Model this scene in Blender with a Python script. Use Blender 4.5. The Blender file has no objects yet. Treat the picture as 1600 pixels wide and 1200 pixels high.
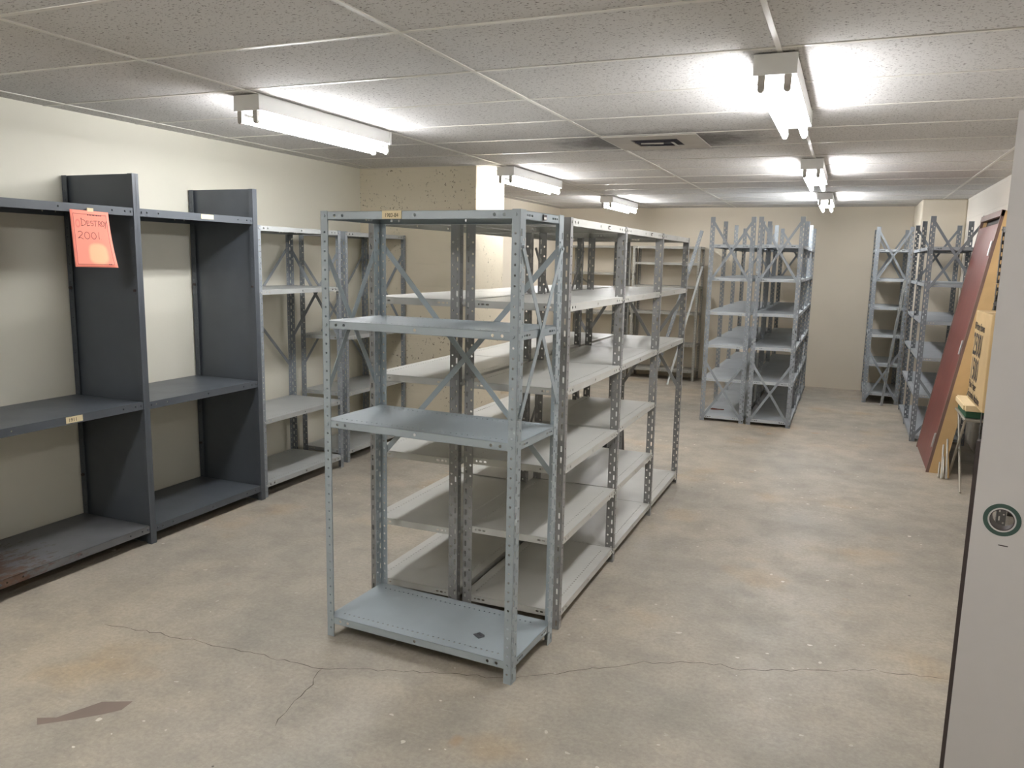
import bpy, bmesh, math, random
from mathutils import Vector, Matrix
random.seed(7)
SC = bpy.context.scene
COL = SC.collection
PI = math.pi

# ------------------------------------------------------------------ camera
F_PX, YAW, PITCH, ROLL = 1235.23, -0.396698, -0.156289, 0.020154
CAM_Z, CEIL = 1.66, 2.438
cy_, sy_ = math.cos(YAW), math.sin(YAW)
cp_, sp_ = math.cos(PITCH), math.sin(PITCH)
fwd = Vector((sy_ * cp_, cy_ * cp_, sp_))
rgt = Vector((cy_, -sy_, 0))
upv = rgt.cross(fwd)
r2 = math.cos(ROLL) * rgt + math.sin(ROLL) * upv
u2 = -math.sin(ROLL) * rgt + math.cos(ROLL) * upv
cam_d = bpy.data.cameras.new('camera')
cam = bpy.data.objects.new('camera', cam_d)
COL.objects.link(cam)
cam_d.sensor_fit = 'HORIZONTAL'
cam_d.sensor_width = 36
cam_d.lens = 36 * F_PX / 1600
cam_d.clip_start = 0.05
M = Matrix((r2, u2, -fwd)).transposed().to_4x4()
M.translation = (0, 0, CAM_Z)
cam.matrix_world = M
SC.camera = cam

# ------------------------------------------------------------------ light
TUBE = 19.0          # radiance of a lit fluorescent tube
w = bpy.data.worlds.new('world')
SC.world = w
w.use_nodes = True
w.node_tree.nodes['Background'].inputs[0].default_value = (1, 1, 1, 1)
w.node_tree.nodes['Background'].inputs[1].default_value = 0.05
vs = SC.view_settings
vs.view_transform = 'Standard'
vs.look = 'None'
vs.exposure = 2.07
vs.gamma = 1
vs.use_curve_mapping = False
SC.cycles.max_bounces = 10
SC.cycles.diffuse_bounces = 8
SC.cycles.glossy_bounces = 4
SC.cycles.sample_clamp_indirect = 6

# ------------------------------------------------------------------ materials
def s2l(c):
    return tuple(((v / 255) / 12.92 if v / 255 <= .04045 else ((v / 255 + .055) / 1.055) ** 2.4) for v in c) + (1,)

class Mat:
    def __init__(s, name, rough=.5, spec=.5):
        s.m = bpy.data.materials.new(name)
        s.m.use_nodes = True
        s.nt = s.m.node_tree
        s.b = s.nt.nodes['Principled BSDF']
        s.b.inputs['Roughness'].default_value = rough
        s.b.inputs['Specular IOR Level'].default_value = spec
    def n(s, t, **kw):
        nd = s.nt.nodes.new(t)
        for k, v in kw.items():
            if k.startswith('i_'):
                key = k[2:].replace('_', ' ')
                nd.inputs[int(key) if key.isdigit() else key].default_value = v
            else:
                setattr(nd, k, v)
        return nd
    def l(s, a, b):
        s.nt.links.new(a, b)
    def coord(s, scale=(1, 1, 1)):
        tc = s.n('ShaderNodeTexCoord')
        mp = s.n('ShaderNodeMapping')
        mp.inputs['Scale'].default_value = scale
        s.l(tc.outputs['Object'], mp.inputs['Vector'])
        return mp.outputs['Vector']
    def noise(s, vec, scale, detail=3, rough=.55):
        nd = s.n('ShaderNodeTexNoise')
        nd.inputs['Scale'].default_value = scale
        nd.inputs['Detail'].default_value = detail
        nd.inputs['Roughness'].default_value = rough
        s.l(vec, nd.inputs['Vector'])
        return nd.outputs['Fac']
    def ramp(s, fac, stops):
        nd = s.n('ShaderNodeValToRGB')
        e = nd.color_ramp.elements
        while len(e) < len(stops):
            e.new(.5)
        for i, (p, c) in enumerate(stops):
            e[i].position = p
            e[i].color = c if len(c) == 4 else tuple(c) + (1,)
        s.l(fac, nd.inputs['Fac'])
        return nd.outputs['Color']
    def gray(s, fac, a, b, va=0, vb=1):
        mr = s.n('ShaderNodeMapRange')
        mr.inputs['From Min'].default_value = a
        mr.inputs['From Max'].default_value = b
        mr.inputs['To Min'].default_value = va
        mr.inputs['To Max'].default_value = vb
        s.l(fac, mr.inputs['Value'])
        return mr.outputs['Result']
    def math(s, op, a, b=None):
        nd = s.n('ShaderNodeMath', operation=op)
        for i, v in enumerate((a, b)):
            if v is None:
                continue
            if isinstance(v, (int, float)):
                nd.inputs[i].default_value = v
            else:
                s.l(v, nd.inputs[i])
        return nd.outputs[0]
    def mix(s, fac, a, b, blend='MIX'):
        nd = s.n('ShaderNodeMix', data_type='RGBA', blend_type=blend)
        for key, v in ((0, fac), (6, a), (7, b)):
            if isinstance(v, (int, float)):
                nd.inputs[key].default_value = v
            elif isinstance(v, tuple):
                nd.inputs[key].default_value = v
            else:
                s.l(v, nd.inputs[key])
        return nd.outputs[2]
    def base(s, c):
        if isinstance(c, tuple):
            s.b.inputs['Base Color'].default_value = c
        else:
            s.l(c, s.b.inputs['Base Color'])
        return s
    def bump(s, h, strength=.2, dist=.01):
        nd = s.n('ShaderNodeBump')
        nd.inputs['Strength'].default_value = strength
        nd.inputs['Distance'].default_value = dist
        s.l(h, nd.inputs['Height'])
        s.l(nd.outputs['Normal'], s.b.inputs['Normal'])

def painted(name, rgb, rough=.42, var=.10, spec=.5, wear=None):
    m = Mat(name, rough, spec)
    v = m.coord()
    c = s2l(rgb)
    lo = tuple(x * (1 - var) for x in c[:3]) + (1,)
    hi = tuple(min(1, x * (1 + var)) for x in c[:3]) + (1,)
    col = m.ramp(m.noise(v, 5, 4), [(.3, lo), (.7, hi)])
    if wear:
        f = m.gray(m.noise(m.coord((9, 9, 2)), 9, 5, .7), .66, .74)
        col = m.mix(f, col, s2l(wear))
    m.base(col)
    m.l(m.gray(m.noise(v, 4, 3), .2, .8, rough - .03, rough + .05), m.b.inputs['Roughness'])
    return m.m

def plain(name, rgb, rough=.6, metallic=0, spec=.5):
    m = Mat(name, rough, spec)
    v = m.coord()
    c = s2l(rgb)
    m.base(m.ramp(m.noise(v, 12, 3), [(.3, tuple(x * .93 for x in c[:3]) + (1,)), (.7, c)]))
    m.b.inputs['Metallic'].default_value = metallic
    return m.m

STEEL_A = painted('blue_grey_painted_steel', (154, 164, 169), .36, .05)
STEEL_B = painted('grey_painted_steel', (186, 186, 181), .36, .05)
POST_B = painted('mid_grey_shaded_post', (136, 136, 135), .38, .05)  # darker than the shelf paint to stand in for unlit post faces
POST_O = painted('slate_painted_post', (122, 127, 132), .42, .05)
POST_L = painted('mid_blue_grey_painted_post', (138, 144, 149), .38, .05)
STEEL_M = painted('pale_blue_grey_painted_steel', (174, 180, 184), .5, .06)
STEEL_L = painted('light_grey_painted_steel', (172, 175, 174), .38, .06)
STEEL_K = painted('beige_grey_painted_steel', (150, 148, 140), .5, .06)
STEEL_O = painted('slate_grey_painted_steel', (156, 161, 166), .42, .07)
CHARCOAL = painted('charcoal_painted_steel', (80, 85, 91), .37, .07)
ZINC = plain('zinc_bolt', (205, 206, 206), .35, .6)
FIX_WHITE = painted('white_enamel', (226, 226, 224), .38, .03)
TBAR = painted('ceiling_bar_enamel', (206, 203, 196), .32, .03)
SOCKET = plain('lamp_socket_plastic', (190, 186, 178), .5)
BLACK = plain('black_plastic', (26, 27, 29), .5)
CARD = painted('brown_cardboard', (204, 176, 132), .85, .06, .2)
CARD_PALE = painted('pale_cardboard', (224, 202, 162), .85, .05, .2)
TAPE = plain('masking_tape', (222, 206, 168), .8)
INK = plain('black_ink', (30, 26, 26), .7)
WHITE_PAPER = plain('white_paper', (236, 232, 226), .8)
GREEN = plain('green_book_cloth', (44, 92, 66), .7)
MAHOGANY = None
RAWWOOD = painted('raw_jamb_board', (212, 180, 132), .75, .08, .3)
MAUVE = painted('mauve_brown_frame_paint', (126, 100, 92), .45, .06)
GREYDOOR = painted('warm_grey_door_paint', (190, 187, 185), .5, .02)
DKEDGE = plain('dark_door_edge', (62, 52, 50), .6)
GALV = plain('galvanised_tube', (170, 164, 152), .35, .6)
DKGREEN = plain('dark_green_paint', (56, 80, 72), .6)
RUST = plain('rusty_scrap', (108, 62, 48), .9)
FOIL = plain('grey_tape_scrap', (92, 94, 98), .35, .3)
CRACK = plain('crack_dark', (92, 84, 76), 1)  # plain dark tone of the crack lines
PATCH = painted('dark_floor_patch', (128, 114, 104), .7, .1)

def mk_mahogany():
    m = Mat('mahogany_stain', .38)
    v = m.coord((14, 14, .9))
    f = m.noise(v, 3, 5, .6)
    m.base(m.ramp(f, [(.25, s2l((92, 44, 40))), (.55, s2l((116, 58, 52))), (.8, s2l((134, 74, 66)))]))
    return m.m
MAHOGANY = mk_mahogany()

def mk_dark_rust():
    # charcoal paint with rust bloom at the near end of the lowest shelf
    m = Mat('charcoal_paint_with_rust', .45)
    tc = m.n('ShaderNodeTexCoord')
    sp = m.n('ShaderNodeSeparateXYZ')
    m.l(tc.outputs['Object'], sp.inputs[0])
    v = m.coord((2, 4, 4))
    nz = m.noise(v, 6, 5, .7)
    edge = m.gray(sp.outputs['X'], .05, .75, .34, -.08)
    f = m.gray(m.math('ADD', nz, edge), .68, .82)
    base = m.ramp(m.noise(m.coord(), 5, 4), [(.3, s2l((96, 97, 99))), (.7, s2l((108, 109, 111)))])
    m.base(m.mix(f, base, s2l((98, 76, 62))))
    m.l(m.gray(f, 0, 1, .42, .9), m.b.inputs['Roughness'])
    return m.m
RUSTY = mk_dark_rust()

def mk_wall(name, rgb, blotch=.04, pits=False, block=False):
    m = Mat(name, .75, .3)
    v = m.coord()
    c = s2l(rgb)
    col = m.ramp(m.noise(v, 1.3, 4), [(.25, tuple(x * (1 - blotch) for x in c[:3]) + (1,)), (.75, tuple(min(1, x * (1 + blotch)) for x in c[:3]) + (1,))])
    h = m.noise(v, 60, 2)
    if pits:
        p = m.noise(v, 42, 4, .62)
        area = m.gray(m.noise(v, 2.2, 3, .6), .46, .56)
        hole = m.math('MULTIPLY', m.gray(p, .625, .65), area)
        lines = m.noise(m.coord((1, 1, 9)), 3.5, 4, .6)
        col = m.mix(m.gray(lines, .60, .72, 0, .25), col, tuple(x * .8 for x in c[:3]) + (1,))
        col = m.mix(m.math('MULTIPLY', hole, .85), col, s2l((96, 86, 68)))
        h = m.math('SUBTRACT', m.math('MULTIPLY', m.noise(v, 9, 5, .6), .6), hole)
        m.bump(h, .35, .012)
    elif block:
        br = m.n('ShaderNodeTexBrick')
        br.offset = .5
        br.inputs['Scale'].default_value = 1
        br.inputs['Mortar Size'].default_value = .006
        br.inputs['Brick Width'].default_value = .4
        br.inputs['Row Height'].default_value = .2
        br.inputs['Mortar Smooth'].default_value = 1
        tc = m.n('ShaderNodeTexCoord')
        sp = m.n('ShaderNodeSeparateXYZ')
        cb = m.n('ShaderNodeCombineXYZ')
        m.l(tc.outputs['Object'], sp.inputs[0])
        m.l(sp.outputs['Y'], cb.inputs[0])
        m.l(sp.outputs['Z'], cb.inputs[1])
        m.l(cb.outputs[0], br.inputs['Vector'])
        m.bump(m.math('ADD', m.math('MULTIPLY', br.outputs['Fac'], -.8), m.math('MULTIPLY', m.noise(v, 45, 4), .5)), .3, .008)
    else:
        m.bump(h, .08, .004)
    m.base(col)
    return m.m
WALL_CREAM = mk_wall('cream_wall_paint', (220, 217, 203), .03)
WALL_BACK = mk_wall('beige_wall_paint', (210, 201, 184), .03)
WALL_CONC = mk_wall('painted_rough_concrete', (212, 203, 182), .05, pits=True)
WALL_BLOCK = mk_wall('white_painted_block', (220, 214, 204), .03, block=True)

def mk_floor():
    m = Mat('worn_concrete', .52, .4)
    v = m.coord()
    big = m.noise(v, .8, 5, .6)
    col = m.ramp(big, [(.28, s2l((150, 147, 138))), (.5, s2l((174, 166, 152))), (.72, s2l((192, 179, 158)))])
    mid = m.noise(v, 3.6, 6, .65)
    col = m.mix(m.gray(mid, .42, .68, 0, .55), col, s2l((140, 135, 126)))
    col = m.mix(m.gray(m.noise(m.coord((1.1, .8, 1)), 2.1, 5, .7), .55, .72, 0, .5), col, s2l((196, 186, 170)))
    col = m.mix(m.gray(m.noise(m.coord((1, 1, 1)), 1.6, 3, .5), .60, .74, 0, .55), col, s2l((176, 150, 112)))
    # scuffs along the room
    col = m.mix(m.gray(m.noise(m.coord((2.2, 14, 1)), 2.4, 5, .75), .60, .75, 0, .4), col, s2l((205, 198, 186)))
    fine = m.noise(v, 55, 5, .7)
    col = m.mix(m.gray(fine, .38, .66, .0, .34), col, s2l((118, 111, 100)))
    col = m.mix(m.gray(m.noise(m.coord((5, 11, 1)), 3.2, 6, .8), .60, .72, 0, .5), col, s2l((208, 202, 190)))
    col = m.mix(m.gray(m.noise(m.coord((7, 4, 1)), 3.4, 6, .8), .60, .74, 0, .38), col, s2l((128, 121, 110)))
    # rusty and ochre blooms
    col = m.mix(m.gray(m.noise(m.coord((1.3, 1.3, 1)), 2.9, 2, .4), .73, .80, 0, .45), col, s2l((178, 132, 76)))
    # flecks of old white paint, gathered in patches
    vo = m.n('ShaderNodeTexVoronoi')
    vo.inputs['Scale'].default_value = 19
    wv = m.n('ShaderNodeMix', data_type='VECTOR')
    nzc = m.n('ShaderNodeTexNoise')
    nzc.inputs['Scale'].default_value = 18
    m.l(v, nzc.inputs['Vector'])
    wv.inputs[0].default_value = .05
    m.l(v, wv.inputs[4])
    m.l(nzc.outputs['Color'], wv.inputs[5])
    m.l(wv.outputs[1], vo.inputs['Vector'])
    sepc = m.n('ShaderNodeSeparateColor')
    m.l(vo.outputs['Color'], sepc.inputs[0])
    size = m.gray(sepc.outputs[0], .62, 1.0, 0, .2)
    fleck = m.math('LESS_THAN', vo.outputs['Distance'], size)
    area = m.gray(m.noise(v, 1.1, 3), .46, .6, .0, 1)
    col = m.mix(m.math('MULTIPLY', m.math('MULTIPLY', fleck, area), .8), col, s2l((226, 222, 212)))
    # small dark pits
    v2 = m.n('ShaderNodeTexVoronoi')
    v2.inputs['Scale'].default_value = 6
    m.l(v, v2.inputs['Vector'])
    s2c = m.n('ShaderNodeSeparateColor')
    m.l(v2.outputs['Color'], s2c.inputs[0])
    pit = m.math('LESS_THAN', v2.outputs['Distance'], m.gray(s2c.outputs[1], .7, 1, 0, .05))
    col = m.mix(m.math('MULTIPLY', pit, .75), col, s2l((70, 64, 58)))
    m.base(col)
    m.l(m.gray(mid, .3, .7, .38, .6), m.b.inputs['Roughness'])
    m.bump(m.math('ADD', m.math('MULTIPLY', fine, .3), mid), .12, .01)
    return m.m
FLOOR = mk_floor()

VENT = (-1.213, 5.279)
def mk_tile():
    m = Mat('fissured_ceiling_tile', .9, .1)
    v = m.coord()
    sp1 = m.noise(m.coord((1, 1.9, 1)), 62, 3, .55)
    f = m.gray(sp1, .61, .65)
    vo = m.n('ShaderNodeTexVoronoi')
    vo.inputs['Scale'].default_value = 110
    m.l(v, vo.inputs['Vector'])
    sc = m.n('ShaderNodeSeparateColor')
    m.l(vo.outputs['Color'], sc.inputs[0])
    pin = m.math('LESS_THAN', vo.outputs['Distance'], m.gray(sc.outputs[0], .45, 1, 0, .34))
    f = m.math('MAXIMUM', f, m.math('MULTIPLY', pin, .7))
    col = m.ramp(m.noise(v, .9, 3), [(.3, s2l((195, 193, 191))), (.7, s2l((207, 205, 203)))])
    col = m.mix(m.math('MULTIPLY', f, .8), col, s2l((84, 80, 76)))
    # soot blown onto the tiles around the air vent
    tc = m.n('ShaderNodeTexCoord')
    sub = m.n('ShaderNodeVectorMath', operation='SUBTRACT')
    sub.inputs[1].default_value = (VENT[0], VENT[1], 0)
    m.l(tc.outputs['Object'], sub.inputs[0])
    scl = m.n('ShaderNodeVectorMath', operation='MULTIPLY')
    scl.inputs[1].default_value = (.75, 1.25, 0)
    m.l(sub.outputs[0], scl.inputs[0])
    ln = m.n('ShaderNodeVectorMath', operation='LENGTH')
    m.l(scl.outputs[0], ln.inputs[0])
    soot = m.gray(m.math('ADD', ln.outputs['Value'], m.math('MULTIPLY', m.noise(v, 7, 5, .7), .5)), .56, .86, .72, 0)
    col = m.mix(soot, col, s2l((64, 60, 58)))
    m.base(col)
    m.bump(m.math('MULTIPLY', f, -1), .25, .004)
    return m.m
TILE = mk_tile()

def mk_emit(k=1.0):
    m = bpy.data.materials.new('lit_fluorescent_tube')
    m.use_nodes = True
    nt = m.node_tree
    nt.nodes.clear()
    e = nt.nodes.new('ShaderNodeEmission')
    e.inputs[0].default_value = (.985, .985, 1.0, 1)
    e.inputs[1].default_value = TUBE * k
    o = nt.nodes.new('ShaderNodeOutputMaterial')
    nt.links.new(e.outputs[0], o.inputs[0])
    return m

def mk_notice():
    m = Mat('coral_printed_paper', .8, .2)
    uv = m.n('ShaderNodeUVMap')
    sp = m.n('ShaderNodeSeparateXYZ')
    m.l(uv.outputs[0], sp.inputs[0])
    x, y = sp.outputs['X'], sp.outputs['Y']
    def band(a, c, wd):
        return m.math('LESS_THAN', m.math('ABSOLUTE', m.math('SUBTRACT', a, c)), wd)
    inx = m.math('LESS_THAN', m.math('ABSOLUTE', m.math('SUBTRACT', x, .5)), .435)
    iny = m.math('LESS_THAN', m.math('ABSOLUTE', m.math('SUBTRACT', y, .49)), .445)
    fr = m.math('MAXIMUM', m.math('MULTIPLY', m.math('MAXIMUM', band(x, .07, .006), band(x, .93, .006)), iny),
                m.math('MULTIPLY', m.math('MAXIMUM', band(y, .05, .005), band(y, .935, .005)), inx))
    nz = m.noise(m.coord(), 30, 3)
    dx = m.math('DIVIDE', m.math('SUBTRACT', x, .60), .24)
    dy = m.math('DIVIDE', m.math('SUBTRACT', y, .24), .19)
    d = m.math('ADD', m.math('POWER', m.math('ABSOLUTE', dx), 3), m.math('POWER', m.math('ABSOLUTE', dy), 3))
    fade = m.gray(m.math('ADD', d, m.math('MULTIPLY', nz, .3)), .6, 1.4, .85, 0)
    c = m.mix(fade, s2l((246, 148, 130)), s2l((246, 190, 150)))
    # smudged ring beside the heading
    ex = m.math('DIVIDE', m.math('SUBTRACT', x, .17), .065)
    ey = m.math('DIVIDE', m.math('SUBTRACT', y, .765), .075)
    rr = m.math('SQRT', m.math('ADD', m.math('MULTIPLY', ex, ex), m.math('MULTIPLY', ey, ey)))
    ring = m.gray(m.math('ABSOLUTE', m.math('SUBTRACT', rr, .8)), .05, .35, .4, 0)
    c = m.mix(ring, c, s2l((170, 84, 84)))
    m.base(m.mix(m.math('MULTIPLY', fr, .75), c, s2l((120, 60, 66))))
    return m.m
NOTICE = mk_notice()

# ------------------------------------------------------------------ mesh helpers
class MB:
    def __init__(s):
        s.v, s.f, s.mi = [], [], []
    def add(s, vs_, fs, mi=0):
        o = len(s.v)
        s.v += [tuple(p) for p in vs_]
        for f in fs:
            s.f.append(tuple(i + o for i in f))
            s.mi.append(mi)
    def box(s, x0, x1, y0, y1, z0, z1, mi=0):
        s.add([(x0, y0, z0), (x1, y0, z0), (x1, y1, z0), (x0, y1, z0), (x0, y0, z1), (x1, y0, z1), (x1, y1, z1), (x0, y1, z1)],
              [(3, 2, 1, 0), (4, 5, 6, 7), (0, 1, 5, 4), (1, 2, 6, 5), (2, 3, 7, 6), (3, 0, 4, 7)], mi)
    def bar(s, a, b, wd, th, nrm, mi=0):
        a, b, nrm = Vector(a), Vector(b), Vector(nrm).normalized()
        d = (b - a).normalized()
        sd = d.cross(nrm).normalized()
        p = []
        for q in (a, b):
            for i, j in ((-1, -1), (1, -1), (1, 1), (-1, 1)):
                p.append(q + sd * wd / 2 * i + nrm * th / 2 * j)
        s.add(p, [(3, 2, 1, 0), (4, 5, 6, 7), (0, 1, 5, 4), (1, 2, 6, 5), (2, 3, 7, 6), (3, 0, 4, 7)], mi)
    def cyl(s, a, b, r, n=12, mi=0, r2_=None):
        a, b = Vector(a), Vector(b)
        d = (b - a).normalized()
        t = Vector((0, 0, 1)) if abs(d.z) < .9 else Vector((1, 0, 0))
        e1 = d.cross(t).normalized()
        e2 = d.cross(e1)
        p = []
        for q, rr in ((a, r), (b, r if r2_ is None else r2_)):
            for i in range(n):
                k = 2 * PI * i / n
                p.append(q + (e1 * math.cos(k) + e2 * math.sin(k)) * rr)
        fs = [(i, (i + 1) % n, n + (i + 1) % n, n + i) for i in range(n)]
        fs += [tuple(range(n))[::-1], tuple(range(n, 2 * n))]
        s.add(p, fs, mi)
    def tube_ring(s, c, axis, ro, ri, th, n=40, mi=0):
        c, ax = Vector(c), Vector(axis).normalized()
        t = Vector((0, 0, 1)) if abs(ax.z) < .9 else Vector((1, 0, 0))
        e1 = ax.cross(t).normalized()
        e2 = ax.cross(e1)
        p = []
        for i in range(n):
            k = 2 * PI * i / n
            e = e1 * math.cos(k) + e2 * math.sin(k)
            p += [c + e * ro, c + e * ri, c + e * ri + ax * th, c + e * ro + ax * th]
        fs = []
        for i in range(n):
            j = (i + 1) % n
            for k in range(4):
                l = (k + 1) % 4
                fs.append((4 * i + k, 4 * i + l, 4 * j + l, 4 * j + k))
        s.add(p, fs, mi)
    def plate(s, O, U, V, N, u0, u1, v0, v1, t, holes=(), mi=0):
        """sheet of thickness t in the U/V plane, with real holes (u, v, ru, rv, squareness) sorted along u"""
        O, U, V, N = Vector(O), Vector(U), Vector(V), Vector(N)
        P = lambda u, v, n: O + U * u + V * v + N * n
        def quad(a, b, c, d):
            s.add([P(*a), P(*b), P(*c), P(*d)], [(0, 1, 2, 3)], mi)
        hs = sorted(holes)
        cells = []
        cur = u0
        for i, h in enumerate(hs):
            nx = (h[0] + h[2] + (hs[i + 1][0] - hs[i + 1][2])) / 2 if i + 1 < len(hs) else None
            a = max(cur, h[0] - h[2] - .008)
            if a > cur + 1e-6:
                cells.append((cur, a, None))
            b = h[0] + h[2] + .008
            b = min(b, nx if nx is not None else u1, u1)
            cells.append((a, b, h))
            cur = b
        if cur < u1 - 1e-6:
            cells.append((cur, u1, None))
        for a, b, h in cells:
            if h is None:
                quad((a, v0, 0), (b, v0, 0), (b, v1, 0), (a, v1, 0))
                quad((a, v0, t), (a, v1, t), (b, v1, t), (b, v0, t))
            else:
                hu, hv, ru, rv, k = h
                ob = [(a, v0), (hu, v0), (b, v0), (b, hv), (b, v1), (hu, v1), (a, v1), (a, hv)]
                ih = [(hu - ru * k, hv - rv * k), (hu, hv - rv), (hu + ru * k, hv - rv * k), (hu + ru, hv),
                      (hu + ru * k, hv + rv * k), (hu, hv + rv), (hu - ru * k, hv + rv * k), (hu - ru, hv)]
                pts = [P(x, y, 0) for x, y in ob] + [P(x, y, 0) for x, y in ih] + [P(x, y, t) for x, y in ob] + [P(x, y, t) for x, y in ih]
                fs = []
                for i in range(8):
                    j = (i + 1) % 8
                    fs.append((i, j, 8 + j, 8 + i))
                    fs.append((16 + j, 16 + i, 24 + i, 24 + j))
                    fs.append((8 + i, 8 + j, 24 + j, 24 + i))
                s.add(pts, fs, mi)
        quad((u0, v0, 0), (u0, v0, t), (u1, v0, t), (u1, v0, 0))
        quad((u0, v1, 0), (u1, v1, 0), (u1, v1, t), (u0, v1, t))
        quad((u0, v0, 0), (u0, v1, 0), (u0, v1, t), (u0, v0, t))
        quad((u1, v0, 0), (u1, v0, t), (u1, v1, t), (u1, v1, 0))
    def mesh(s, name, mats, smooth=False, fix=True):
        me = bpy.data.meshes.new(name)
        me.from_pydata(s.v, [], s.f)
        for m in (mats if isinstance(mats, (list, tuple)) else [mats]):
            me.materials.append(m)
        for p, i in zip(me.polygons, s.mi):
            p.material_index = i
            p.use_smooth = smooth
        if fix:
            bm = bmesh.new()
            bm.from_mesh(me)
            bmesh.ops.remove_doubles(bm, verts=bm.verts, dist=1e-5)
            bmesh.ops.recalc_face_normals(bm, faces=bm.faces)
            bm.to_mesh(me)
            bm.free()
        return me

def link(name, me, parent=None, loc=(0, 0, 0), rot=(0, 0, 0)):
    o = bpy.data.objects.new(name, me)
    COL.objects.link(o)
    o.location = loc
    o.rotation_euler = rot
    if parent:
        o.parent = parent
    return o
def obj(name, mb, mat, parent=None, loc=(0, 0, 0), rot=(0, 0, 0), smooth=False):
    return link(name, mb.mesh(name, mat, smooth), parent, loc, rot)
def tag(o, label, cat, group=None):
    o['label'] = label
    o['category'] = cat
    if group:
        o['group'] = group
    return o
def thing(name, label, cat, loc=(0, 0, 0), rot=(0, 0, 0), group=None):
    return tag(link(name, None, None, loc, rot), label, cat, group)
def struct(name, mb, mat, parent=None, **k):
    o = obj(name, mb, mat, parent, **k)
    if not parent:
        o['kind'] = 'structure'
    return o
def bevel(o, wd=.003, seg=2):
    b = o.modifiers.new('bevel', 'BEVEL')
    b.width = wd
    b.segments = seg
    b.limit_method = 'ANGLE'
    return o

# ------------------------------------------------------------------ room shell
XL, XR, YB, YF = -4.12, 1.175, 11.6, -1.7
PIER_X, PIER_Y0, PIER_Y1 = -2.962, 6.2, 6.8
COLX, COLY = .708, 10.39

b = MB(); b.box(XL - .1, XR + .1, YF - .1, YB + .1, -.1, 0)
floor = struct('floor', b, FLOOR)
b = MB(); b.box(XL - .1, XR + .1, YF - .1, YB + .1, CEIL, CEIL + .08)
struct('ceiling', b, TILE)
b = MB(); b.box(XL - .1, XL, YF, PIER_Y0, 0, CEIL)
struct('wall_left', b, WALL_CREAM)
b = MB(); b.box(XL - .1, XL, PIER_Y1, YB, 0, CEIL)
struct('wall_left_far', b, WALL_BACK)
b = MB(); b.box(XL - .1, PIER_X, PIER_Y0, PIER_Y1, 0, CEIL)
bevel(struct('wall_left_pier', b, WALL_CONC), .006)
b = MB(); b.box(XL - .1, XR + .1, YB, YB + .1, 0, CEIL)
struct('wall_back', b, WALL_BACK)
b = MB(); b.box(COLX, XR, COLY, YB, 0, CEIL)
bevel(struct('wall_right_pier', b, WALL_BACK), .02, 3)
b = MB(); b.box(XR, XR + .1, YF, YB, 0, CEIL)
struct('wall_right', b, WALL_BLOCK)
b = MB(); b.box(XL - .1, XR + .1, YF - .1, YF, 0, CEIL)
struct('wall_front', b, WALL_CREAM)

# suspended-ceiling T-bars (1.22 m x 0.61 m lay-in grid)
GX0, GY0 = -2.737, 2.5355
b = MB()
BW, BH = .0095, .004
for i in range(-1, 4):
    x = GX0 + i * 1.2192
    b.box(x - BW, x + BW, YF, YB, CEIL - BH, CEIL + .001)
for j in range(-7, 16):
    y = GY0 + j * .6096
    if YF < y < YB:
        b.box(XL, XR, y - BW, y + BW, CEIL - BH + .001, CEIL + .001)
struct('trim_1', b, TBAR)

# cracks and a patch in the slab
def crack(pts, wd, name):
    out = []
    for (a, c) in zip(pts[:-1], pts[1:]):
        n = max(2, int(math.dist(a, c) / .035))
        for i in range(n):
            t = i / n
            out.append((a[0] + (c[0] - a[0]) * t + random.uniform(-.008, .008), a[1] + (c[1] - a[1]) * t + random.uniform(-.012, .012)))
    out.append(pts[-1])
    v, f = [], []
    for i, p in enumerate(out):
        q = out[min(i + 1, len(out) - 1)]
        o = out[max(i - 1, 0)]
        d = Vector((q[0] - o[0], q[1] - o[1])).normalized()
        k = wd * random.uniform(.35, 1) * (0.25 if i in (0, len(out) - 1) else 1)
        v += [(p[0] - d.y * k, p[1] + d.x * k, .0006), (p[0] + d.y * k, p[1] - d.x * k, .0006)]
        if i:
            f.append((2 * i - 2, 2 * i - 1, 2 * i + 1, 2 * i))
    m = MB(); m.add(v, f)
    return obj(name, m, CRACK, floor)
crack([(-2.96, 2.39), (-2.5, 2.436), (-2.17, 2.455), (-1.855, 2.468), (-1.565, 2.586), (-1.117, 2.729), (-.903, 2.895), (-.66, 3.08),
       (-.434, 3.189), (-.25, 3.2), (-.058, 3.289), (.22, 3.42), (.5, 3.47)], .0022, 'floor_crack')
crack([(-1.855, 2.468), (-1.80, 2.31), (-1.79, 2.2), (-1.756, 2.072)], .002, 'floor_crack')
m = MB()
pp = [(-2.56, 1.76), (-2.50, 1.79), (-2.47, 1.86), (-2.44, 1.93), (-2.34, 1.98), (-2.33, 1.92), (-2.37, 1.87), (-2.44, 1.80), (-2.52, 1.73)]
m.add([(x, y, .0004) for x, y in pp], [tuple(range(len(pp)))])
obj('floor_patch', m, PATCH, floor)

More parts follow.
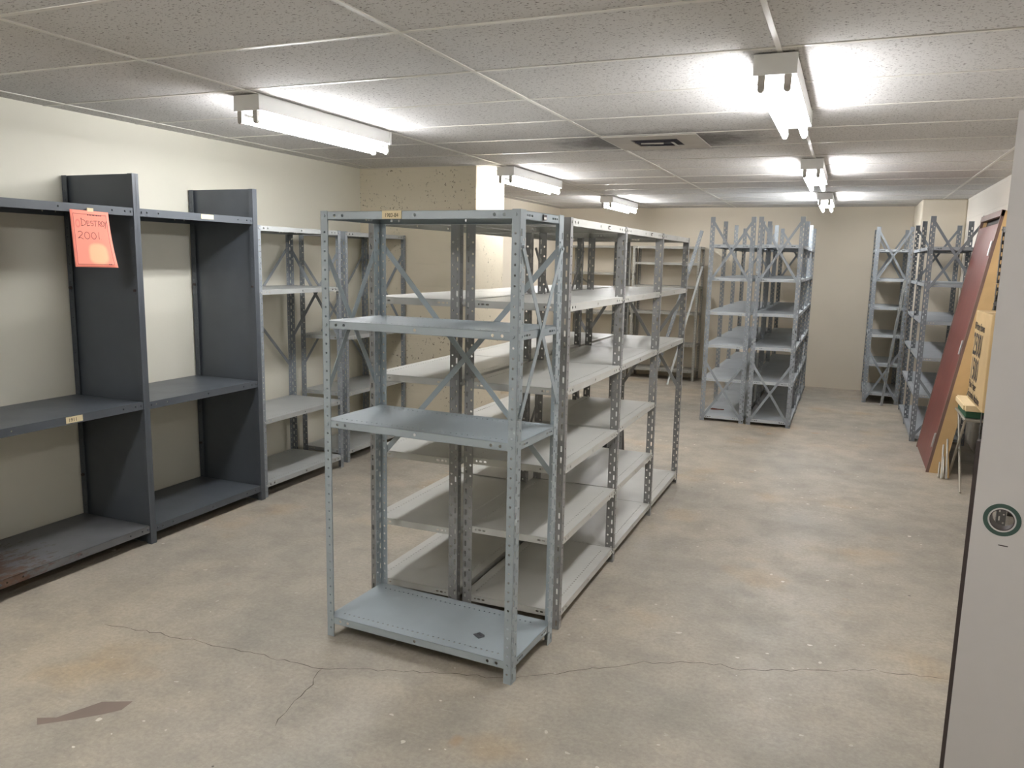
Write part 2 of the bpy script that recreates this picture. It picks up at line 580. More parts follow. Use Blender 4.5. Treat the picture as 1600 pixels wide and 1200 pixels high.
# ------------------------------------------------------------------ slotted-angle shelving
_cache = {}
def post_mesh(H, sx, sy, mat):
    key = ('p', round(H, 3), sx, sy, mat.name)
    if key not in _cache:
        m = MB()
        t = .0022
        Z = (0, 0, 1)
        slots = [(.03 + .0508 * i, .0125, .0135, .0042, .92) for i in range(int((H - .04) / .0508))]
        rnd = [(.055 + .0508 * i, .034, .0052, .0052, .72) for i in range(int((H - .07) / .0508))]
        m.plate((0, 0, 0), Z, (0, sy, 0), (sx, 0, 0), 0, H, 0, .023, t, slots)
        m.plate((0, 0, 0), Z, (0, sy, 0), (sx, 0, 0), 0, H, .023, .046, t, rnd)
        nar = [(.04 + .0381 * i, .019, .0048, .0048, .72) for i in range(int((H - .06) / .0381))]
        m.plate((0, 0, 0), Z, (sx, 0, 0), (0, sy, 0), 0, H, 0, .034, t, nar)
        _cache[key] = m.mesh('post', mat)
    return _cache[key]

def shelf_mesh(L, D, mat, lip=.032, bolts=True):
    key = ('s', round(L, 3), round(D, 3), mat.name, lip)
    if key not in _cache:
        m = MB()
        t = .0014
        e = .0026
        x0, x1, y0, y1 = e, L - e, e, D - e
        dots = [(x0 + .055 + .0254 * i, 0, .0044, .0044, .72) for i in range(int((L - .11) / .0254))]
        X, Y, Z = (1, 0, 0), (0, 1, 0), (0, 0, 1)
        ya, yb = y0 + .036, y0 + .056
        yc, yd = y1 - .056, y1 - .036
        dn = (0, 0, -1)
        m.plate((0, 0, 0), X, Y, dn, x0, x1, y0, ya, t)
        m.plate((0, 0, 0), X, Y, dn, x0, x1, ya, yb, t, [(u, (ya + yb) / 2, a, c, k) for u, _, a, c, k in dots])
        m.plate((0, 0, 0), X, Y, dn, x0, x1, yb, yc, t)
        m.plate((0, 0, 0), X, Y, dn, x0, x1, yc, yd, t, [(u, (yc + yd) / 2, a, c, k) for u, _, a, c, k in dots])
        m.plate((0, 0, 0), X, Y, dn, x0, x1, yd, y1, t)
        lh = [(u, -.016, .0066, .0066, .72) for u in (x0 + .065, x0 + .105, (x0 + x1) / 2, x1 - .105, x1 - .065)]
        m.plate((0, y0, 0), X, Z, (0, t / t * 1, 0), x0, x1, -lip, 0, t, lh)
        m.plate((0, y1, 0), X, Z, (0, -1, 0), x0, x1, -lip, 0, t, lh)
        eh = []
        for s_ in (y0 + .062, y1 - .062):
            d = 1 if s_ < D / 2 else -1
            eh += [(s_, -.016, .0045, .0045, .72), (s_ + d * .020, -.016, .0075, .0042, .9), (s_ + d * .042, -.016, .0075, .0042, .9)]
        m.plate((x0, 0, 0), Y, Z, (1, 0, 0), y0, y1, -lip, 0, t, eh)
        m.plate((x1, 0, 0), Y, Z, (-1, 0, 0), y0, y1, -lip, 0, t, eh)
        # return flanges under the lips
        m.box(x0, x1, y0, y0 + .014, -lip, -lip + t)
        m.box(x0, x1, y1 - .014, y1, -lip, -lip + t)
        m.box(x0, x0 + .012, y0, y1, -lip, -lip + t)
        m.box(x1 - .012, x1, y0, y1, -lip, -lip + t)
        if bolts:
            for x in (x0 + .017, x1 - .017):
                m.cyl((x, y0, -.016), (x, y0 - .0075, -.016), .0062, 6, 1)
                m.cyl((x, y1, -.016), (x, y1 + .0075, -.016), .0062, 6, 1)
        _cache[key] = m.mesh('shelf', [mat, mat])
    return _cache[key]

def brace(root, a, c, nrm, mat):
    mid = (Vector(a) + Vector(c)) / 2
    m = MB()
    m.bar(a, c, .024, .0028, nrm)
    n = Vector(nrm).normalized()
    for p in (Vector(a), Vector(c)):
        m.cyl(p - n * .005, p + n * .005, .007, 6)
    return obj('brace', m, mat, root)

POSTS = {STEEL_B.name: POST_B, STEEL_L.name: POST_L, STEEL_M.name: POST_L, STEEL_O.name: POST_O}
def rack(name, label, cat, mat, loc, rotz, L, D, H, bays, shelves, xb=(), group=None, skip_posts=(), post_h=None, tilt=0):
    root = thing(name, label, cat, loc, (0, tilt, rotz), group)
    for i in range(bays + 1):
        sx = -1 if i == bays else 1
        for k, (y, sy) in enumerate(((0, 1), (D, -1))):
            if (i, k) in skip_posts:
                continue
            h = (post_h or {}).get((i, k), H)
            link('post', post_mesh(h, sx, sy, POSTS.get(mat.name, mat)), root, (i * L, y, 0))
    out = []
    for bay in range(bays):
        row = []
        for z in shelves[bay]:
            row.append(link('shelf', shelf_mesh(L, D, mat), root, (bay * L, 0, z)))
        out.append(row)
    for kind, i, za, zb in xb:
        if kind == 'end':
            x = i * L + (.005 if i == bays else -.005)
            for k, (p, q) in enumerate((((.022), (D - .022)), ((D - .022), (.022)))):
                dx = .0016 * (1 if k else -1)
                brace(root, (x + dx, p, za), (x + dx, q, zb), (1, 0, 0), POSTS.get(mat.name, mat))
        else:
            y = D + .005 if kind == 'back' else -.005
            for k, (p, q) in enumerate(((i * L + .02, i * L + L - .02), (i * L + L - .02, i * L + .02))):
                dy = .0016 * (1 if k else -1)
                brace(root, (p, y + dy, za), (q, y + dy, zb), (0, 1, 0), POSTS.get(mat.name, mat))
    return root, out

def label_holder(shelf, x, w_=.03, lit=True):
    m = MB()
    m.box(x - w_ / 2, x + w_ / 2, -.0008, .0022, -.024, -.008, 0)
    m.box(x - w_ / 2 + .003, x + w_ / 2 - .003, -.0016, .0012, -.022, -.014, 1)
    return obj('label_holder', m, [DKEDGE, WHITE_PAPER], shelf)

# -- front unit, standing across the end of the two central rows
aA = math.atan2(2.678 - 2.724, -1.101 + 2.002)
rA, sA = rack('shelving_unit', 'blue-grey slotted steel shelving unit nearest the camera, standing crosswise with four shelves', 'shelving unit',
              STEEL_A, (-2.002, 2.724, 0), aA, .902, .412, 1.84, 1, [[1.837, 1.394, .974, .092]],
              [('end', 0, 1.706, 1.074), ('end', 1, 1.706, 1.074), ('back', 0, 1.705, .75)])
def text_mesh(txt, size, name='lettering', bold=0):
    c = bpy.data.curves.new('txt', 'FONT')
    c.body = txt
    c.size = size
    c.extrude = 0
    c.offset = bold
    o = bpy.data.objects.new('txt', c)
    COL.objects.link(o)
    bpy.context.view_layer.update()
    me = bpy.data.meshes.new_from_object(o.evaluated_get(bpy.context.evaluated_depsgraph_get()))
    bpy.data.objects.remove(o)
    bpy.data.curves.remove(c)
    me.name = name
    me.materials.clear()
    return me
def put_text(txt, size, O, U, V, mat, parent, wscale=1.0, name='lettering', shear=0, bold=0):
    me = text_mesh(txt, size, name, bold)
    O, U, V = Vector(O), Vector(U), Vector(V)
    for v in me.vertices:
        x, y = v.co.x * wscale + shear * v.co.y, v.co.y
        v.co = O + U * x + V * y
    me.materials.append(mat)
    return link(name, me, parent)

top = sA[0][0]
def tape_on_lip(shelf, x0, x1, z0, z1, txt, size, y=-.0006, ws=1.0):
    m = MB()
    m.box(x0, x1, y - .0006, y + .002, z0, z1)
    tp = obj('label_tape', m, TAPE, shelf)
    if txt:
        put_text(txt, size, (x0 + .012, y - .0011, z0 + (z1 - z0) * .2), (1, 0, 0), (0, 0, 1), INK, tp, ws, 'handwriting')
        tp.children[0].parent = shelf
    return tp
tape_on_lip(top, .303, .392, -.030, .0012, '1983-84', .022, ws=.88)
# small card holder on the right-hand end lip of the top shelf
m = MB()
m.box(.902, .9045, .20, .232, -.026, -.006, 0)
m.box(.9035, .9052, .205, .227, -.024, -.015, 1)
obj('label_holder', m, [DKEDGE, WHITE_PAPER], top)

# -- right central row, three bays
rB, sB = rack('shelving_row', 'three-bay grey steel shelving row along the open aisle, right of the two central rows', 'shelving row',
              STEEL_B, (-1.09, 3.205, 0), PI / 2, .9, .487, 1.84, 3,
              [[1.838, 1.475, 1.108, .755, .425, .085], [1.838, 1.475, 1.108, .765, .428, .085], [1.838, 1.475, 1.108, .085]],
              [('end', 3, 1.42, .72)])
label_holder(sB[0][0], .59)
label_holder(sB[1][0], .60)
# -- left central row, back to back with it
rC, sC = rack('shelving_row', 'three-bay grey steel shelving row on the left, back to back behind the aisle row', 'shelving row',
              STEEL_B, (-2.085, 5.905, 0), -PI / 2, .9, .478, 1.84, 3,
              [[1.838, 1.475, 1.108, .085], [1.838, 1.475, 1.108, .735, .40, .085], [1.838, 1.475, 1.108, .735, .395, .085]],
              [('back', 1, 1.72, .75), ('end', 0, 1.45, .75)])

# -- tall pair of rows in the middle distance
MZ = [1.855, 1.515, 1.163, .818, .463, .062]
rM1, sM1 = rack('tall_shelving_row', 'tall pale blue-grey shelving row left of a matching pair near the back wall', 'shelving row',
                STEEL_M, (-.905, 8.46, 0), PI / 2, .92, .45, 2.134, 3, [MZ, MZ, MZ],
                [('end', 0, 2.10, 1.47), ('end', 0, .64, .03), ('end', 3, 2.10, 1.47)])
rM2, sM2 = rack('tall_shelving_row', 'tall pale blue-grey shelving row right of a matching pair, beside the bare back wall', 'shelving row',
                STEEL_M, (-.435, 8.44, 0), PI / 2, .92, .44, 2.134, 3, [[z + .004 for z in MZ]] * 3,
                [('end', 0, 2.10, 1.47), ('end', 0, .66, .03), ('end', 3, 2.10, 1.47), ('front', 1, .72, .05), ('front', 2, .72, .05)])

# -- right wall
rO, sO = rack('tall_shelving_row', 'tall slate-grey two-bay shelving row against the right wall, behind the leaning mahogany door', 'shelving row',
              STEEL_O, (.66, 10.26, 0), -PI / 2, .935, .465, 2.134, 2, [MZ, MZ],
              [('end', 2, 2.10, 1.45), ('end', 2, .62, .05), ('end', 0, 2.1, 1.45)])
rN, sN = rack('tall_shelving_unit', 'tall blue-grey shelving unit end-on against the back wall beside the right corner pier', 'shelving unit',
              STEEL_M, (.672, 10.575, 0), PI / 2, .92, .405, 2.134, 1, [[1.87, 1.52, 1.18, .845, .49, .13]],
              [('end', 0, 2.10, 1.47), ('end', 0, .66, .03), ('end', 1, 2.1, 1.47)])

# -- left wall, grey units
rL1, sL1 = rack('shelving_unit', 'light grey open shelving unit on the left wall, right beside the charcoal shelving', 'shelving unit',
                STEEL_L, (-3.585, 4.195, 0), PI / 2, .93, .49, 1.85, 1, [[1.847, 1.425, .545, .10]],
                [('end', 1, 1.70, 1.02), ('back', 0, 1.70, .80)])
rL2, sL2 = rack('shelving_unit', 'light grey open shelving unit on the left wall touching the rough concrete pier', 'shelving unit',
                STEEL_L, (-3.635, 5.255, 0), PI / 2, .92, .44, 1.85, 1, [[1.847, 1.03, .575, .10]],
                [('back', 0, 1.65, .75), ('end', 1, 1.70, 1.02)])

# -- far back wall
rK1, sK1 = rack('shelving_unit', 'beige-grey shelving unit against the back wall behind the leaning steel angle', 'shelving unit',
                STEEL_K, (-2.86, 11.19, 0), 0, .95, .38, 1.885, 1, [[1.885, 1.66, 1.335, .965, .52, .15]],
                [('end', 1, 1.2, .55), ('end', 0, 1.2, .55)])
rK2, sK2 = rack('shelving_unit', 'beige-grey shelving unit in the far left corner, seen through the central rows', 'shelving unit',
                STEEL_K, (-3.84, 11.19, 0), 0, .95, .38, 1.885, 1, [[1.885, 1.5, .93, .52, .15]],
                [('back', 0, 1.45, .9)])

# -- charcoal panel-sided shelving on the left wall
rD = thing('panel_shelving', 'charcoal steel shelving with solid side panels along the left wall', 'shelving', (-3.572, 2.295, 0), (0, 0, PI / 2))
LD, DD, HD = .935, .535, 2.075
def dark_panel(x, side, h):
    m = MB()
    t = .0022
    fh = [(.06 + .0508 * i, .018, .0042, .0042, .72) for i in range(int((h - .08) / .0508))]
    m.box(x - t / 2, x + t / 2, .0, DD, 0, h)
    m.box(x - .020, x + .020, 0, .0025, 0, h)
    m.box(x - .020, x + .020, DD - .0025, DD, 0, h)
    # inner return strips carrying the bolt holes, front and back
    for s_ in (-1, 1):
        xx = x + s_ * .019
        m.plate((xx, 0, 0), (0, 0, 1), (0, 1, 0), (s_ * -1, 0, 0), 0, h, .002, .036, t, fh)
        m.plate((xx, DD, 0), (0, 0, 1), (0, -1, 0), (s_ * -1, 0, 0), 0, h, .002, .036, t, fh)
    for z in (.35, .75, 1.45):
        m.cyl((x - .02, DD - .02, z), (x - .030, DD - .02, z), .010, 6, 1)
    m.cyl((x - .02, .02, 1.45), (x - .028, .02, 1.45), .008, 6, 1)
    return obj('side_panel', m, [CHARCOAL, DKEDGE], rD)
for i in range(3):
    dark_panel(i * LD, 0, HD)
for i in range(2):
    for j, z in enumerate((1.893, .832 if i == 0 else .826, .112 if i == 0 else .104)):
        key = ('d', j == 2 and i == 0)
        if key not in _cache:
            m = MB()
            x0, x1, y0, y1, lp, t = .021, LD - .021, .004, DD - .004, .042, .0016
            m.box(x0, x1, y0, y1, -t, 0)
            X, Z = (1, 0, 0), (0, 0, 1)
            hs = [(x0 + u, -.02, .0048, .0048, .72) for u in (.05, .13, .45, .76, .84)]
            m.plate((0, y0, 0), X, Z, (0, 1, 0), x0, x1, -lp, 0, t, hs)
            m.plate((0, y1, 0), X, Z, (0, -1, 0), x0, x1, -lp, 0, t, hs)
            m.box(x0, x0 + t, y0, y1, -lp, 0)
            m.box(x1 - t, x1, y0, y1, -lp, 0)
            m.box(x0, x1, y0, y0 + .014, -lp, -lp + t)
            for x in (x0 + .015, x1 - .015):
                m.cyl((x, y0, -.02), (x, y0 - .006, -.02), .006, 6, 1)
            _cache[key] = m.mesh('shelf', [RUSTY if key[1] else CHARCOAL, CHARCOAL])
        sh = link('shelf', _cache[key], rD, (i * LD, 0, z))
        if i == 0 and j == 1:
            tp = tape_on_lip(sh, .435, .53, -.036, -.004, '1911', .026, y=.0035)
        if i == 1 and j == 0:
            tape_on_lip(sh, .47, .57, -.030, -.004, '', 0, y=.0035)

# ------------------------------------------------------------------ ceiling lights
def light_parts():
    Lf = 1.22
    h = MB()
    # channel body with sloping reflector sides under it
    h.box(-.075, .075, 0, Lf, -.072, 0)
    h.box(-.078, .078, -.002, .02, -.075, 0)
    h.box(-.078, .078, Lf - .02, Lf + .002, -.075, 0)
    prof = [(-.072, -.066), (-.025, -.085), (.025, -.085), (.072, -.066)]
    v = [(x, y, z) for y in (.03, Lf - .03) for x, z in prof]
    h.add(v, [(0, 1, 5, 4), (1, 2, 6, 5), (2, 3, 7, 6), (3, 2, 1, 0), (4, 5, 6, 7), (0, 4, 7, 3)])
    hm = h.mesh('housing', FIX_WHITE)
    t = MB(); t.cyl((0, .02, 0), (0, Lf - .02, 0), .0165, 16)
    tm = t
    s = MB()
    s.box(-.013, .013, 0, .018, -.045, .012)
    s.cyl((0, 0, -.045), (0, .018, -.045), .013, 12)
    sm = s.mesh('lamp_socket', SOCKET)
    return hm, tm, sm, Lf
LP = light_parts()
def ceiling_light(x, y, label, k=1.0):
    hm, tm, sm, Lf = LP
    root = thing('fluorescent_light', label, 'ceiling light', (x, y, CEIL - .007), group='twin-tube fluorescent ceiling lights')
    link('housing', hm, root)
    tm = tm.mesh('tube', mk_emit(k), True)
    for sx in (-.047, .047):
        link('tube', tm, root, (sx, 0, -.112))
        link('lamp_socket', sm, root, (sx, .002, -.078))
        link('lamp_socket', sm, root, (sx, Lf - .020, -.078))
ceiling_light(-2.79, 3.215, 'twin-tube fluorescent ceiling light nearest the left wall, above the charcoal shelving')
ceiling_light(-.312, 3.205, 'twin-tube fluorescent ceiling light closest to the camera in the right-hand line', .9)
ceiling_light(-2.735, 6.29, 'twin-tube fluorescent ceiling light beside the rough concrete pier', .75)
ceiling_light(-.312, 6.34, 'middle twin-tube fluorescent ceiling light of the right-hand line')
ceiling_light(-2.745, 9.37, 'farthest twin-tube fluorescent ceiling light of the left-hand line')
ceiling_light(-.302, 9.27, 'farthest twin-tube fluorescent ceiling light of the right-hand line')
ceiling_light(-.312, .11, 'twin-tube fluorescent ceiling light overhead behind the grey door, out of the picture', .55)
ceiling_light(-2.74, .11, 'unseen twin-tube fluorescent light added near the front left corner to lift the foreground', 1.15)  # added fill lamp, unseen, brightens the foreground floor and nearest shelving

# ------------------------------------------------------------------ air vent
rv = thing('ceiling_vent', 'square ceiling air vent panel with a dirty dark opening', 'vent', (VENT[0], VENT[1], CEIL))
PANEL = painted('vent_panel_paint', (176, 170, 162), .6, .08, wear=(120, 110, 104))
DARKV = plain('dark_duct_interior', (34, 30, 40), .8)
m = MB()
o_, i_ = .296, .15
zt, zb = -.004, -.010
for x0, x1, y0, y1 in ((-o_, o_, -o_, -i_), (-o_, o_, i_, o_), (-o_, -i_, -i_, i_), (i_, o_, -i_, i_)):
    m.box(x0, x1, y0, y1, zb, zt)
obj('vent_panel', m, PANEL, rv)
m = MB(); m.box(-i_, i_, -i_, i_, -.004, -.001)
obj('duct_opening', m, DARKV, rv)
for k, (p0, p1) in enumerate((((-.12, -.13, -.02), (.15, -.13, -.02)), ((-.1, -.05, -.016), (.04, -.02, -.016)), ((.11, -.13, -.02), (.11, .1, -.02)),
                              ((-.06, .04, -.016), (.1, .06, -.016)), ((-.13, .12, -.016), (.13, .12, -.016)))):
    m = MB(); m.bar(p0, p1, .014, .004, (0, .5, 1))
    obj('louvre', m, [DARKV, PANEL, PANEL, DARKV, PANEL][k], rv)

# ------------------------------------------------------------------ open grey door at right
dx, dy = math.cos(-.26), math.sin(-.26)
d1 = link('door_1', None, None, (.347, 2.305, 0), (0, 0, -.26))
d1['kind'] = 'structure'
Wd, Hd, Td = .852, 2.04, .044
BX, BZ, BR = .066, 1.025, .0275
m = MB()
# front and back skins with the lock bore cut through
for yy, nn in ((0, 1), (Td, -1)):
    O = Vector((0, yy, 0))
    n = 40
    cx0, cx1, cz0, cz1 = 0, .14, BZ - .07, BZ + .07
    ring_o, ring_i = [], []
    for i in range(n):
        a = 2 * PI * i / n
        c, s_ = math.cos(a), math.sin(a)
        k = .07 / max(abs(c), abs(s_))
        px = BX + c * k
        px = cx0 if px < cx0 else px
        px = min(px, cx1)
        ring_o.append((px, yy, BZ + s_ * k))
        ring_i.append((BX + c * BR, yy, BZ + s_ * BR))
    m.add(ring_o + ring_i, [(i, (i + 1) % n, n + (i + 1) % n, n + i) for i in range(n)])
    m.add([(0, yy, .008), (Wd, yy, .008), (Wd, yy, cz0), (0, yy, cz0)], [(0, 1, 2, 3)])
    m.add([(0, yy, cz1), (Wd, yy, cz1), (Wd, yy, Hd), (0, yy, Hd)], [(0, 1, 2, 3)])
    m.add([(BX + .07, yy, cz0), (Wd, yy, cz0), (Wd, yy, cz1), (BX + .07, yy, cz1)], [(0, 1, 2, 3)])
for a, c in (((0, .008), (Wd, .008)), ((Wd, .008), (Wd, Hd)), ((Wd, Hd), (0, Hd)), ((0, Hd), (0, .008))):
    m.add([(a[0], 0, a[1]), (c[0], 0, c[1]), (c[0], Td, c[1]), (a[0], Td, a[1])], [(0, 1, 2, 3)])
obj('door_leaf', m, GREYDOOR, d1)
m = MB()
m.tube_ring((BX, -.0005, BZ), (0, 1, 0), BR + .0006, BR - .0012, Td + .001, 40)
obj('lock_bore', m, DKEDGE, d1)
m = MB()
m.tube_ring((BX, -.0008, BZ), (0, 1, 0), .0425, BR + .0045, .0012, 48)
obj('paint_ring', m, DKGREEN, d1)
m = MB(); m.box(-.011, -.0005, .006, Td - .006, .01, 1.22)
obj('edge_seal', m, DKEDGE, d1)
m = MB(); m.box(BX - .002, BX + .02, -.001, .0005, BZ - .068, BZ - .0655)
obj('scratch', m, DKEDGE, d1)
for z in (.25, 1.02, 1.8):
    m = MB(); m.cyl((Wd + .006, -.004, z - .05), (Wd + .006, -.004, z + .05), .008, 10)
    m.box(Wd - .03, Wd + .004, -.002, .0005, z - .05, z + .05)
    obj('hinge', m, GALV, d1)

# ------------------------------------------------------------------ mahogany door leaning in its frame
lean = math.atan2(1.051 - .711, 2.137)
rP = thing('framed_door', 'mahogany door in its wooden frame leaning against the right wall', 'door', (.708, 7.15, .0), (0, lean, 0))
FD, FWd, FH = .125, 1.03, 2.135
m = MB(); m.box(.002, .045, .036, FWd - .034, 0.012, FH - .10)
bevel(obj('door_slab', m, MAHOGANY, rP), .003)
m = MB()
m.box(.0, .022, .0, .028, 0, FH, 0)
m.box(.022, FD, .0, .028, 0, FH, 1)
obj('jamb', m, [MAUVE, RAWWOOD], rP)
m = MB()
m.box(.0, .022, FWd - .028, FWd, 0, FH, 0)
m.box(.022, FD, FWd - .028, FWd, 0, FH, 1)
obj('jamb', m, [MAUVE, RAWWOOD], rP)
m = MB()
m.box(-.004, .022, .0, FWd, FH - .045, FH + .003, 0)
m.box(.022, FD, .0285, FWd - .0285, FH - .03, FH, 1)
obj('frame_head', m, [MAUVE, RAWWOOD], rP)
m = MB(); m.box(.048, .062, .028, FWd - .028, .0, FH - .03)  # dark panel behind the slab stands in for shade in the head gap
obj('gap_shade_panel', m, DKEDGE, rP)
for z in (.27, 1.05, 1.84):
    m = MB()
    m.box(-.003, .003, .030, .075, z - .055, z + .055)
    m.cyl((-.006, .031, z - .057), (-.006, .031, z + .057), .008, 10)
    for k in (-.035, 0, .035):
        m.cyl((-.003, .055, z + k), (-.005, .055, z + k), .005, 8)
    obj('hinge', m, ZINC, rP)

# ------------------------------------------------------------------ clutter between the doors, along the right wall
SLOT = painted('dark_slotted_steel', (84, 82, 80), .45, .06)
rW, sW = rack('wall_shelf_unit', 'dark slotted shelving unit on the right wall behind the open grey door', 'shelving unit',
              SLOT, (.90, 6.10, 0), -PI / 2, .93, .265, 1.935, 1, [[1.93, 1.45, .80, .35]])
# fax carton standing in that unit
bx = thing('carton', 'tan cardboard carton printed 2500/1500 on the shelf beside the grey door', 'box', (.80, 5.42, .801))
m = MB(); m.box(0, .30, 0, .625, 0, .59)
bevel(obj('carton_body', m, CARD, bx), .008, 3)
m = MB(); m.box(.0, .30, .28, .345, .5905, .5915)
obj('packing_tape', m, CARD_PALE, bx)
UB, VB = (0, -1, 0), (0, 0, 1)
put_text('Pitney Bowes', .068, (-.0012, .545, .468), UB, VB, INK, bx, .92, bold=.0012)
m = MB()
m.tube_ring((-.0012, .578, .492), (-1, 0, 0), .024, .018, .0006, 20)
m.box(-.0018, -.0012, .575, .581, .470, .514)
m.box(-.0018, -.0012, .556, .600, .489, .495)
obj('emblem', m, INK, bx)
put_text('2500/', .20, (-.0012, .605, .305), UB, VB, INK, bx, .78, shear=.0, bold=.0035)
put_text('1500', .20, (-.0012, .605, .145), UB, VB, INK, bx, .78, bold=.0035)
put_text('Plain Paper', .068, (-.0012, .61, .085), UB, VB, INK, bx, 1.0, bold=.001)
put_text('Facsimile Machine', .068, (-.0012, .61, .02), UB, VB, INK, bx, .98, bold=.001)

m = MB(); m.box(0, .24, 0, .30, 0, .125)
tag(bevel(obj('white_box', m, WHITE_PAPER, loc=(.94, 5.66, 1.932)), .003), 'white carton on top of the dark shelving unit beside the grey door', 'box')
m = MB()
m.box(0, .2, 0, .24, 0, .09)
m.add([(0, 0, .09), (0, .24, .09), (-.08, .24, .12), (-.08, 0, .12), (0, 0, .087), (0, .24, .087), (-.08, .24, .117), (-.08, 0, .117)],
      [(0, 1, 2, 3), (7, 6, 5, 4), (0, 3, 7, 4), (1, 5, 6, 2), (2, 6, 7, 3)])
tag(obj('open_carton', m, CARD, loc=(.945, 5.70, 1.4515)), 'brown open-flapped carton on the upper shelf above the printed carton', 'box')

# folding stand
st = thing('folding_stand', 'folding metal stand with crossed legs under flat cartons by the right wall', 'stand', (.872, 6.56, 0))
zt_ = .555
m = MB()
for a, c in (((0, 0, zt_), (.27, 0, zt_)), ((.27, 0, zt_), (.27, .55, zt_)), ((.27, .55, zt_), (0, .55, zt_)), ((0, .55, zt_), (0, 0, zt_))):
    m.cyl(a, c, .009, 10)
m.box(.0, .27, .0, .55, zt_ + .006, zt_ + .010)
obj('stand_top', m, GALV, st)
for x in (0, .27):
    for p, q_ in (((x, 0, zt_), (x, .55, .009)), ((x + (.019 if x == 0 else -.019), .55, zt_), (x + (.019 if x == 0 else -.019), 0, .009))):
        m = MB(); m.cyl(p, q_, .009, 10)
        obj('leg', m, GALV, st)
m = MB(); m.box(0, .25, 0, .44, 0, .055)
tag(bevel(obj('green_ledger', m, GREEN, loc=(.877, 6.62, zt_ + .011)), .004), 'dark green bound ledger lying flat on the folding stand', 'book')
m = MB()
m.box(0, .27, 0, .52, 0, .045)
m.box(-.012, .0, .03, .49, .004, .040)
tag(bevel(obj('flat_carton', m, CARD_PALE, loc=(.867, 6.57, zt_ + .067)), .004), 'flat pale cardboard carton on top of the green ledger', 'box')
# bundle of rods and laths on the floor
rr = thing('rod_bundle', 'bundle of thin metal rods propped at the foot of the leaning mahogany door', 'rods', (.80, 6.99, 0))
for k in range(5):
    m = MB()
    a = Vector((-.015 + .018 * k, -.03 * (k % 2), .008))
    c = Vector((.0 + .012 * k, .135 - .012 * (k % 2), .10 + .05 * ((k * 3) % 5)))
    m.cyl(a, c, .007, 8)
    obj('rod', m, [GALV, SOCKET, GALV, SOCKET, RAWWOOD][k], rr)

# ------------------------------------------------------------------ loose pieces
def loose_post(a, c, label, mat, turn):
    a, c = Vector(a), Vector(c)
    d = (c - a)
    o = link('steel_angle', post_mesh(round(d.length, 2), 1, 1, mat))
    zq = d.to_track_quat('Z', 'Y') @ Matrix.Rotation(turn, 3, 'Z').to_quaternion()
    o.rotation_mode = 'QUATERNION'
    o.rotation_quaternion = zq
    o.location = a
    tag(o, label, 'steel angle')
    return o
lp = loose_post((-2.386, 10.82, .004), (-1.868, 11.10, 2.094), 'loose perforated steel angle leaning tall against the back-wall shelving', POST_L, -.4)
def strip(name, a, c, label, mat=STEEL_L, nrm=(0, 1, 0)):
    m = MB(); m.bar((0, 0, 0), Vector(c) - Vector(a), .026, .003, nrm)
    return tag(obj(name, m, mat, loc=a), label, 'brace')
strip('brace_bar', (-2.16, 10.62, .02), (-1.86, 11.12, 1.62), 'loose flat brace bar leaning beside the loose steel angle')
loose_post((.497, 10.40, .004), (.630, 10.50, 1.50), 'short loose steel angle leaning on the front of the far right shelving unit', STEEL_M, .2)
strip('brace_bar', (.36, 10.40, .014), (.60, 10.47, .016), 'loose flat brace bar on the floor before the far right shelving unit', STEEL_L, (0, 0, 1))

b = MB()
n = 4
b.add([(-.17, -.13, 0), (.17, -.13, 0), (.17, .13, 0), (-.17, .13, 0), (-.15, -.11, .40), (.15, -.11, .40), (.15, .11, .40), (-.15, .11, .40),
       (-.14, -.10, .40), (.14, -.10, .40), (.14, .10, .40), (-.14, .10, .40), (-.155, -.115, .01), (.155, -.115, .01), (.155, .115, .01), (-.155, .115, .01)],
      [(3, 2, 1, 0), (0, 1, 5, 4), (1, 2, 6, 5), (2, 3, 7, 6), (3, 0, 4, 7), (4, 5, 9, 8), (5, 6, 10, 9), (6, 7, 11, 10), (7, 4, 8, 11),
       (8, 9, 13, 12), (9, 10, 14, 13), (10, 11, 15, 14), (11, 8, 12, 15), (12, 13, 14, 15)])
tag(bevel(obj('waste_bin', b, BLACK, loc=(-1.85, 6.45, 0)), .006), 'black bin standing on the floor beyond the two central shelving rows', 'bin')

m = MB(); m.bar((-.022, 0, .0012), (.022, 0, .0012), .03, .0018, (0, 0, 1))
m.bar((-.02, .008, .003), (.016, .012, .003), .016, .0014, (0, 0, 1))
tag(obj('tape_scrap', m, FOIL, loc=(-1.315, 2.835, .0925), rot=(0, 0, -.6)), 'small grey scrap of tape on the bottom shelf of the nearest unit', 'scrap')
m = MB(); m.bar((-.06, 0, .006), (.08, .03, .006), .018, .01, (0, 0, 1))
m.bar((-.05, .02, .01), (.05, -.03, .014), .016, .008, (0, 0, 1))
tag(obj('rusty_scrap', m, RUST, loc=(-1.235, 8.80, .0625)), 'rust-coloured scrap on the bottom shelf of the tall left row', 'scrap')

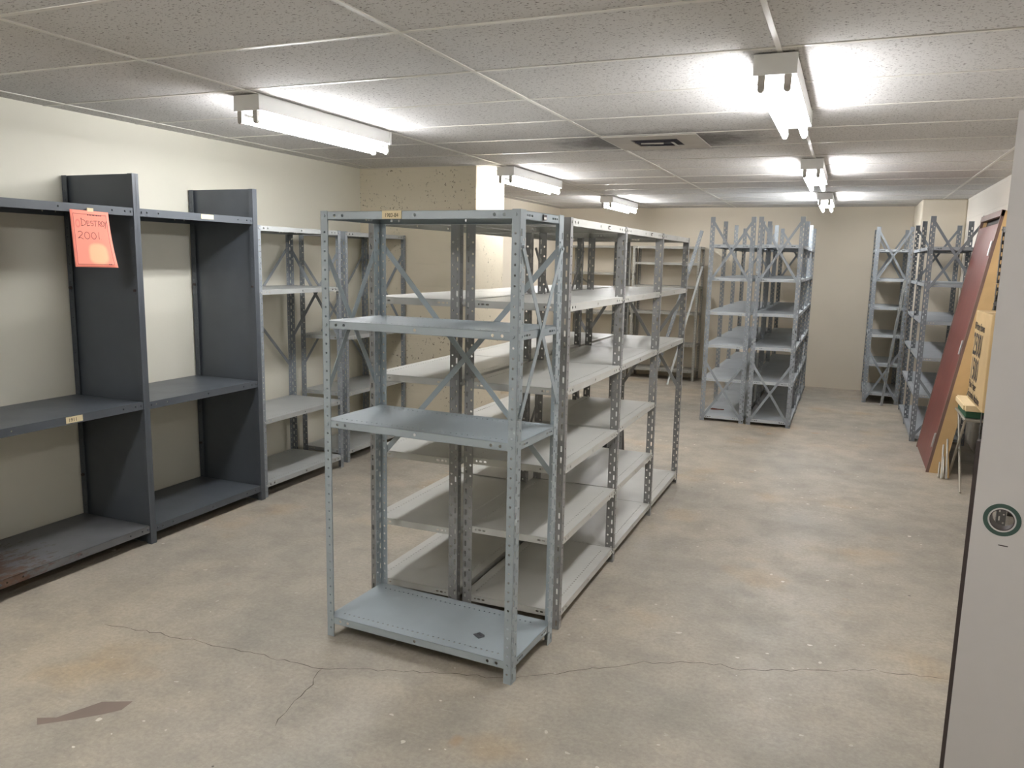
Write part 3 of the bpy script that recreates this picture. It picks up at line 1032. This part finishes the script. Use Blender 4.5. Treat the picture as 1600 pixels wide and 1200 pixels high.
# ------------------------------------------------------------------ coral notice hanging from the charcoal top shelf
pn = thing('paper_notice', 'coral paper notice marked DESTROY 2001 hanging from the charcoal top shelf', 'notice', (-3.566, 2.815, 1.862))
PWd, PHt = .222, .282
def PS(u, v, off=0):
    # u 0..1 left to right, v 0..1 bottom to top; lower right corner curls into the room
    d = 1 - v
    curl = .012 * d + .022 * d * d * u * u
    x = .006 + curl
    y = PWd * u + .012 * d * u * d + .004 * d
    return Vector((x + off, y, -PHt * d - .004 * u))
NU, NV = 12, 14
bm = bmesh.new()
uvl = bm.loops.layers.uv.new('UVMap')
grid = [[bm.verts.new(PS(i / NU, j / NV)) for i in range(NU + 1)] for j in range(NV + 1)]
for j in range(NV):
    for i in range(NU):
        f = bm.faces.new((grid[j][i], grid[j][i + 1], grid[j + 1][i + 1], grid[j + 1][i]))
        f.smooth = True
        for lp_, (a, c) in zip(f.loops, ((i, j), (i + 1, j), (i + 1, j + 1), (i, j + 1))):
            lp_[uvl].uv = (a / NU, c / NV)
me = bpy.data.meshes.new('sheet')
bm.to_mesh(me)
bm.free()
me.materials.append(NOTICE)
sheet = link('sheet', me, pn)
so = sheet.modifiers.new('thickness', 'SOLIDIFY')
so.thickness = .0003
so.offset = -1
def strokes(polys, wd, name):
    m = MB()
    for pl in polys:
        for (a, c) in zip(pl[:-1], pl[1:]):
            n = 3
            d = Vector((c[0] - a[0], (c[1] - a[1]) * PHt / PWd))
            if d.length < 1e-6:
                continue
            d.normalize()
            nx, ny = -d.y * wd / PWd, d.x * wd / PHt
            v = []
            for i in range(n + 1):
                t = i / n
                x, y = a[0] + (c[0] - a[0]) * t, a[1] + (c[1] - a[1]) * t
                v += [PS(x - nx, y - ny, .0009), PS(x + nx, y + ny, .0009)]
            m.add(v, [(2 * i, 2 * i + 1, 2 * i + 3, 2 * i + 2) for i in range(n)])
    return obj(name, m, INK, pn)
def arc(cx, cy, rx, ry, a0, a1, n=10):
    return [(cx + rx * math.cos(math.radians(a0 + (a1 - a0) * i / n)), cy + ry * math.sin(math.radians(a0 + (a1 - a0) * i / n))) for i in range(n + 1)]
T, Bm = .845, .73
L_ = []
L_ += [[(.265, T + .02), (.27, Bm)], [(.25, T + .01)] + arc(.27, .785, .10, .055, 80, -85, 8) + [(.25, Bm - .005)]]
L_ += [[(.46, T - .03), (.40, T - .025), (.405, Bm), (.47, Bm + .01)], [(.40, .78), (.455, .785)]]
L_ += [arc(.525, .80, .035, .022, 40, 250, 7) + arc(.53, .76, .035, .024, 90, -140, 7)]
L_ += [[(.57, T - .02), (.68, T - .015)], [(.625, T - .02), (.62, Bm)]]
L_ += [[(.70, T - .02), (.70, Bm)], arc(.715, .80, .04, .028, 110, -80, 7), [(.72, .775), (.775, Bm)]]
L_ += [arc(.815, .785, .035, .045, 90, 450, 12)]
L_ += [[(.86, .825), (.885, .78)], [(.925, .84), (.885, .78), (.86, .70)]]
B2, T2 = .50, .625
L_ += [arc(.20, .595, .055, .035, 160, -30, 8) + [(.14, .505), (.19, .52), (.27, .495)]]
L_ += [arc(.37, .56, .065, .06, 90, 450, 14), arc(.54, .56, .06, .058, 90, 450, 14), [(.675, .63), (.67, .50)], [(.715, .505), (.72, .50)]]
strokes(L_, .00115, 'handwriting')
L2_ = [[(x, .925), (x + wx, .923)] for x, wx in ((.43, .03), (.475, .025), (.51, .03), (.56, .055), (.625, .02), (.655, .05), (.72, .035), (.77, .03))]
L2_ += [[(.80, .055), (.83, .055)], [(.84, .056), (.87, .056)]]
strokes(L2_, .0022, 'printed_heading')
m = MB()
m.box(.0005, .0065, .10, .135, -.006, .012)
obj('tape', m, TAPE, pn)
